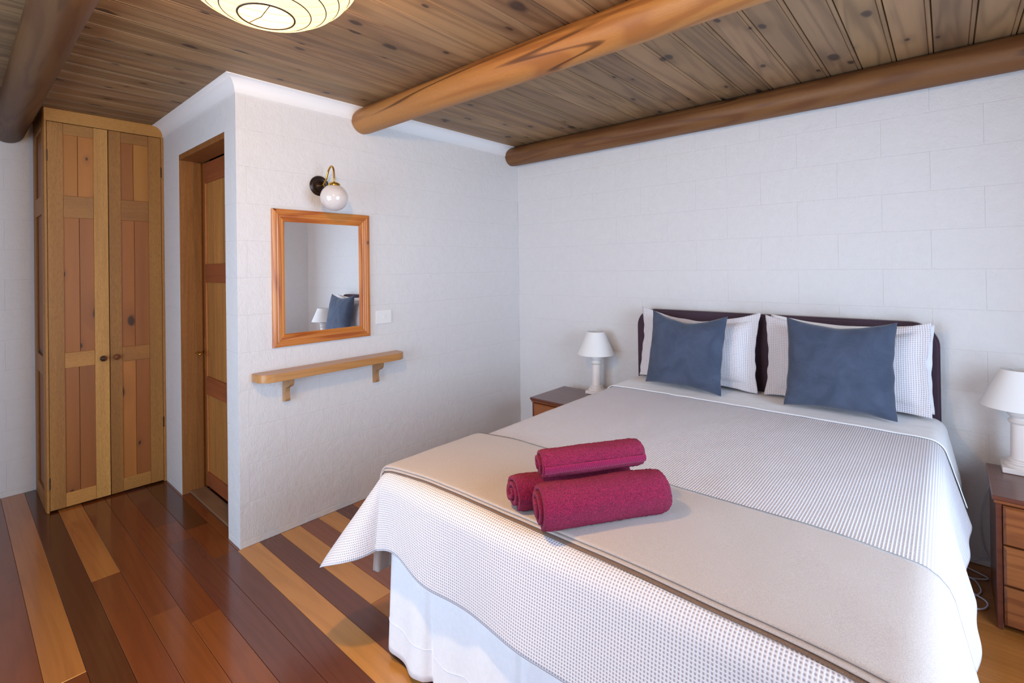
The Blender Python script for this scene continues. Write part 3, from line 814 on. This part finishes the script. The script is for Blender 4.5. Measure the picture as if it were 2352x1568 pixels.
yf = lambda s: -2.155-.05*sm((1.5-s)/.5)-.03*sm((s-2.5)/.4)+.004*sin(s*7)
yb = lambda s: -1.672-.045*sm((1.45-s)/.4)-.04*sm((s-2.5)/.4)+.004*sin(s*5+1)
blanket_layer('binding', BL, lambda s: yf(s)-.014-.010*sm((s-1.5)/.8), lambda s: -1.70, .0012, .0035, BIND, None, .12)
blanket_layer('lower_layer', BL, lambda s: yf(s)-.010-.004*sin(s*3), lambda s: yb(s)-.01, .0052, .006, FLEECE)
blanket_layer('upper_layer', BL, yf, yb, .0122, .009, FLEECE)
BL['label'] = BL['label']
# valance: pleated white cloth under the coverlet
def valance():
    pts = []; x0, x1, y0 = 1.196, 2.776, -2.195; r = .05
    path = []
    n1 = 100
    for i in range(n1): path.append((x0, -.12+(y0+r+.12)*i/n1, -1, 0))
    for i in range(9):
        a = pi+pi/2*i/8; path.append((x0+r+r*cos(a), y0+r+r*sin(a), cos(a), sin(a)))
    n2 = 160
    for i in range(1, n2): path.append((x0+r+(x1-x0-2*r)*i/n2, y0, 0, -1))
    for i in range(9):
        a = 3*pi/2+pi/2*i/8; path.append((x1-r+r*cos(a), y0+r+r*sin(a), cos(a), sin(a)))
    for i in range(1, n1): path.append((x1, y0+r+(-.12-y0-r)*i/n1, 1, 0))
    vs, fs, uv = [], [], []; m = 16; d = 0; px_, py_ = path[0][0], path[0][1]
    for (x, y, nx, ny) in path:
        d += math.hypot(x-px_, y-py_); px_, py_ = x, y
        for j in range(m+1):
            f = j/m
            wv = (.010*sin(d*17+.7)+.009*sin(d*39+2)+.006*sin(d*7))*(.15+.85*f)
            pl = -.022*math.exp(-((d % .42-.21)/.012)**2)*(.2+.8*f)
            o_ = .012*f+wv+pl
            z = .40-(.40-.018-.012*sin(d*9+1)-.008*sin(d*31))*f
            vs.append((x+nx*o_, y+ny*o_, z)); uv.append((d, z))
    for i in range(len(path)-1):
        for j in range(m): fs.append((i*(m+1)+j, i*(m+1)+j+1, (i+1)*(m+1)+j+1, (i+1)*(m+1)+j))
    me = mesh('valance', vs, fs, True, uv); o = link('valance', me, VAL)
    md = o.modifiers.new('thickness', 'SOLIDIFY'); md.thickness = .0015
    tag(o, 'white pleated bed skirt hanging to the floor below the coverlet', 'bed skirt')
    # stitched hem line
    hs, hf = [], []
    n = 0
    for i, (x, y, nx, ny) in enumerate(path):
        a = Vector(vs[i*(m+1)+11]); b_ = Vector(vs[i*(m+1)+12]); q = a.lerp(b_, .2)+Vector((nx, ny, 0))*.0012; hs.append(q)
    link('hem', tube_me(hs, .0010, 5, 'hem'), VAL, o)
valance()

# ------------------------------------------------------------------ pillows
def pillow_me(w_, h_, t_, concave=.05, flange=0.0, seed=0, wr=.004, name='pillow', N=44, pw=.5, dip=0.0):
    vs, fs, uv = [], [], []
    M_ = N
    for side in (1, -1):
        for j in range(M_+1):
            for i in range(N+1):
                u, v = 2*i/N-1, 2*j/M_-1
                x = u*w_/2*(1-concave*(1-v*v)); z = v*h_/2*(1-concave*1.15*(1-u*u))
                iu = min(1, abs(u)*(w_/2)/(w_/2-flange)) if flange else abs(u)
                iv = min(1, abs(v)*(h_/2)/(h_/2-flange)) if flange else abs(v)
                f = max(0, (1-iu**2.6))*max(0, (1-iv**2.6))
                th_ = t_/2*f**pw+.0022
                nz = noise.noise(Vector((x*6+seed, z*6, seed*1.3)))*.5+noise.noise(Vector((x*18+seed, z*14, seed)))*.35
                rad_ = noise.noise(Vector((math.atan2(v, u)*3.2, seed, .3)))*max(abs(u), abs(v))**3
                th_ += wr*nz*min(1, f*3)+wr*1.2*rad_*min(1, f*6)
                wob = .006*noise.noise(Vector((u*3+seed*2, v*3, 7.7)))*(1 if flange else .5)*max(abs(u), abs(v))**4
                z -= dip*(1-abs(u)**1.6)*max(0.0, v)**1.5
                x += .004*noise.noise(Vector((v*4, seed, u)))*abs(u)**4*(2.2 if flange else 1)
                if not flange: th_ += .006*f*sin((abs(u)+abs(v))*26+3*noise.noise(Vector((u*4, v*4, seed))))*max(0, abs(u*v)-.25)
                vs.append((x+wob, side*-th_ if side == 1 else th_, z+wob)); uv.append((x, z))
    K = (N+1)*(M_+1)
    def idx(s_, i, j): return s_*K+j*(N+1)+i
    for j in range(M_):
        for i in range(N):
            fs.append((idx(0, i, j), idx(0, i+1, j), idx(0, i+1, j+1), idx(0, i, j+1)))
            fs.append((idx(1, i, j), idx(1, i, j+1), idx(1, i+1, j+1), idx(1, i+1, j)))
    for i in range(N):
        fs.append((idx(0, i, 0), idx(1, i, 0), idx(1, i+1, 0), idx(0, i+1, 0)))
        fs.append((idx(0, i, M_), idx(0, i+1, M_), idx(1, i+1, M_), idx(1, i, M_)))
    for j in range(M_):
        fs.append((idx(0, 0, j), idx(0, 0, j+1), idx(1, 0, j+1), idx(1, 0, j)))
        fs.append((idx(0, N, j), idx(1, N, j), idx(1, N, j+1), idx(0, N, j+1)))
    return mesh(name, vs, fs, True, uv)
def pillow(name, me, mat, x, y, lean, label, cat, group, h_, rz=0, roll_=0, z=.722):
    o = link(name, me, mat); o.rotation_euler = (-lean, roll_, rz)
    o.location = (x, y+sin(lean)*h_/2, z+cos(lean)*h_/2)
    return tag(o, label, cat, group)
pillow('pillow', pillow_me(.75, .468, .12, .05, .045, 3, .006, N=56, dip=.06), WAFP, 1.615, -.196, .12,
       'white waffle sham pillow at the left side of the headboard behind a cushion', 'pillow', 'waffle sham pillows', .468, 0, .012)
pillow('pillow', pillow_me(.745, .458, .12, .05, .045, 11, .006, N=56, dip=.06), WAFP, 2.395, -.196, .12,
       'white waffle sham pillow at the right side of the headboard behind a cushion', 'pillow', 'waffle sham pillows', .458, 0, -.004)
P2 = [o for o in C.objects if o.name.startswith('pillow')][-1]
ins = link('pillow_insert', pillow_me(.735, .435, .06, .03, 0, 21, .004, N=30, name='pillow_insert', dip=.03), SHEET, P2)
ins.location = (.012, .036, .008); ins.rotation_euler = (.03, .02, 0); ins['label'] = 'plain white pillow showing at the edges of its sham'
pillow('cushion', pillow_me(.475, .462, .13, .06, 0, 5, .008, N=56, dip=.048), VELV, 1.610, -.368, .20,
       'square slate blue velvet cushion leaning on the left pillow', 'cushion', 'velvet cushions', .462, -.03, .03)
pillow('cushion', pillow_me(.480, .468, .13, .06, 0, 9, .008, N=56, dip=.030), VELV, 2.402, -.366, .20,
       'square slate blue velvet cushion leaning on the right pillow', 'cushion', 'velvet cushions', .468, 0, .0)

# ------------------------------------------------------------------ towels
def towel_me(R, ln, turns, th_, seed, squash=.92, r_in=.012, skew=.0):
    """rolled terry towel: a spiral sheet swept along local x"""
    st_ = .0042
    pitch = (R-r_in)/turns; th_ = pitch*.86
    outer = []; a = 0
    while a < turns*2*pi:
        r_ = R-pitch*a/(2*pi); outer.append((a, r_)); a += st_/max(r_, .012)
    n = len(outer); m = int(ln/.0045)
    ring = [(a, r_, 1) for a, r_ in outer]+[(a, r_-th_*.93, 0) for a, r_ in outer[::-1]]
    K = len(ring); vs, fs = [], []
    a00 = -1.9
    for i in range(m+1):
        f = i/m
        for (a, r_, lay) in ring:
            tele = .004*sin(a*.9+seed)-.010+.016*min(1, a/(4*pi))
            x = -ln/2+ln*f+tele*(1 if f > .5 else -1)*abs(2*f-1)**3
            endr = 1-.07*max(0, abs(2*f-1)-.88)/.12 if a < 2*pi else 1
            q = r_*endr
            if a < 2*pi:
                q += .0035*noise.noise(Vector((x*9, cos(a)*1.2+seed, sin(a)*1.2)))
                if lay: q += random.uniform(-.0011, .0013)+.0012*noise.noise(Vector((x*160, a*9, seed)))
            aa = a00-a
            y, z = q*cos(aa), q*sin(aa)*squash
            z = max(z, -R*squash*.86)
            vs.append((x, y, z))
    for i in range(m):
        for j in range(K):
            j2 = (j+1) % K; fs.append((i*K+j, i*K+j2, (i+1)*K+j2, (i+1)*K+j))
    for e, i in ((0, 0), (1, m)):
        for j in range(n-1):
            q = (i*K+j, i*K+j+1, i*K+K-2-j, i*K+K-1-j)
            fs.append(q if e else q[::-1])
    return mesh('towel', vs, fs, True)
def towel(cx, cy, cz, rz, ry, R, ln, turns, seed, label, rx=0, spin=0):
    o = link('rolled_towel', towel_me(R, ln, turns, .01, seed), TERRY)
    o.rotation_euler = (rx, ry, rz); o.location = (cx, cy, cz)
    return tag(o, label, 'towel', 'rolled crimson towels')
AX = math.atan2(.40, .215)
towel(2.043, -2.020, .789, .985, 0, .074, .405, 3.0, 1, 'largest rolled crimson towel, in front and nearest the foot of the bed')
towel(1.911, -1.984, .778, .985, 0, .062, .400, 2.6, 4, 'rolled crimson towel lying at the back, mostly hidden by the other two')
towel(1.982, -1.983, .882, 1.0, 0, .049, .345, 2.3, 7, 'smaller rolled crimson towel resting on top of the other two')

# woven band with ribs along the top towel
def band(o, R_, ln, a0_, a1_):
    vs, fs = [], []; na, nx = 10, 220
    for i in range(nx+1):
        for j in range(na+1):
            a = a0_+(a1_-a0_)*j/na; x = -ln/2+.006+(ln-.012)*i/nx
            q = R_+.0008+.0007*sin(x*900+a*14)
            if j in (0, na): q -= .003
            vs.append((x, q*cos(a), max(q*sin(a)*.92, -R_*.79)))
    for i in range(nx):
        for j in range(na):
            k_ = i*(na+1)+j; fs.append((k_, k_+1, k_+na+2, k_+na+1))
    b_ = link('woven_band', mesh('woven_band', vs, fs, True), TERRB, o)
    b_['label'] = 'smooth ribbed crimson band'
band([o for o in C.objects if o.name.startswith('rolled_towel')][-1], .051, .345, -2.75, -3.25)
# ------------------------------------------------------------------ nightstands
def nightstand(x0, label):
    N = thing('nightstand', label, 'nightstand', (x0+.23, -.33, 0), 0, 'brown timber nightstands')
    on = (x0+.23, -.33, 0); x1 = x0+.462; y0, y1 = -.545, -.118
    bx('top', (x0-.0, x1, y0, y1, .517, .535), NSTD, N, .005, None, on, 3)
    bx('moulding', (x0+.006, x1-.006, y0+.006, y1, .503, .5168), NSTX, N, .004, tint(.9, .8, .75), on)
    for (a, b_) in ((x0+.012, x0+.030), (x1-.030, x1-.012)):
        bx('side_panel', (a, b_, y0+.014, y1, .001, .503), NSTD, N, .002, tint(1.05, .95, .9), on)
    bx('back_panel', (x0+.030, x1-.030, y1-.012, y1-.002, .04, .50), NSTD, N, 0, None, on)
    bx('plinth', (x0+.030, x1-.030, y0+.030, y0+.045, .012, .045), NSTD, N, 0, tint(.5, .5, .5), on)
    zz = .024
    for q in range(3):
        z0, z1 = zz+q*.160, zz+q*.160+.154
        bm = bmesh.new(); bmesh.ops.create_cube(bm, size=1)
        a, b_ = x0+.032, x1-.032
        for v in bm.verts: v.co = Vector(((a+b_)/2+v.co.x*(b_-a), y0+.022+v.co.y*.02, (z0+z1)/2+v.co.z*(z1-z0)))
        fr = [f for f in bm.faces if f.normal.y < -.9]
        r_ = bmesh.ops.inset_region(bm, faces=fr, thickness=.012, depth=0)
        for f in fr:
            for v in f.verts: v.co.y -= .012
        for v in bm.verts: v.co -= Vector(on)
        me = bpy.data.meshes.new('drawer'); bm.to_mesh(me); bm.free()
        d = link('drawer', me, NSTX, N, tint(1.15, 1.1, 1.0))
        kn = link('knob', lathe_me([(.008, 0), (.006, .008), (.011, .014), (.014, .02), (.011, .026), (0, .028)], 20, 'knob'), NSTD, d)
        kn.rotation_euler = (pi/2, 0, 0); kn.location = (0, y0-on[1], (z0+z1)/2)
    return N
NL = nightstand(.555, 'brown timber nightstand between the mirror wall corner and the bed')
NR_ = nightstand(2.948, 'brown timber nightstand with three drawers at the right side of the bed')

# ------------------------------------------------------------------ table lamps
def lamp(x, y, label, rz=0):
    z0 = .5355
    P = thing('table_lamp', label, 'lamp', (x, y, z0), rz, 'white bedside lamps')
    bx('plinth', (-.064, .064, -.064, .064, 0.0005, .024), LAMPB, P, .003)
    vs = []
    prof = [(.0, .024), (.056, .024), (.058, .030), (.056, .036), (.046, .040), (.044, .046), (.046, .050), (.044, .055), (.036, .058), (.0345, .066),
            (.0325, .206), (.0325, .212), (.038, .216), (.042, .223), (.038, .230), (.0335, .236), (.0335, .242), (.040, .247), (.044, .256), (.044, .266), (.040, .272), (.015, .274), (.012, .284), (0, .284)]
    o = link('column', lathe_me(prof, 48, 'column'), LAMPB, P); smooth_by_angle(o, 45)
    link('bulb_holder', lathe_me([(.012, .28), (.012, .312), (.018, .317), (.028, .342), (.026, .367), (.0, .382)], 24, 'bulb_holder'), PLAST, P)
    sh = lathe_me([(.134, .286), (.063, .452), (.0615, .452), (.1325, .286)], 64, 'lamp_shade', True)
    o = link('lamp_shade', sh, SHADE, P); smooth_by_angle(o, 50)
    for a in range(3):
        q = 2*pi*a/3; link('shade_wire', tube_me([(0, 0, .437), (.060*cos(q), .060*sin(q), .444)], .0013, 6, 'shade_wire'), PLAST, P)
    return P
lamp(.866, -.145, 'white column table lamp on the left nightstand near the room corner', radians(12))
lamp(3.062, -.165, 'white column table lamp on the right nightstand cut by the picture edge', 0)

# ------------------------------------------------------------------ lamp cable on the floor
pts = bez([(3.0, -.060, .52), (2.965, -.060, .42), (2.940, -.035, .30), (2.928, -.025, .20), (2.940, -.025, .09), (2.950, -.03, .05), (2.89, -.03, .016), (2.84, -.06, .007), (2.89, -.095, .006), (2.95, -.14, .006), (2.90, -.18, .006),
           (2.87, -.175, .006), (2.905, -.20, .006), (2.921, -.28, .006), (2.897, -.34, .006), (2.86, -.335, .006), (2.87, -.31, .006), (2.925, -.345, .006), (2.938, -.385, .007), (2.92, -.43, .006), (2.88, -.45, .006), (2.84, -.42, .006)], 8)
cb = link('power_cable', tube_me(pts, .0033, 8, 'power_cable'), CABLE)
tag(cb, 'thin pale lamp cable looping over the floor between bed and right nightstand', 'cable')
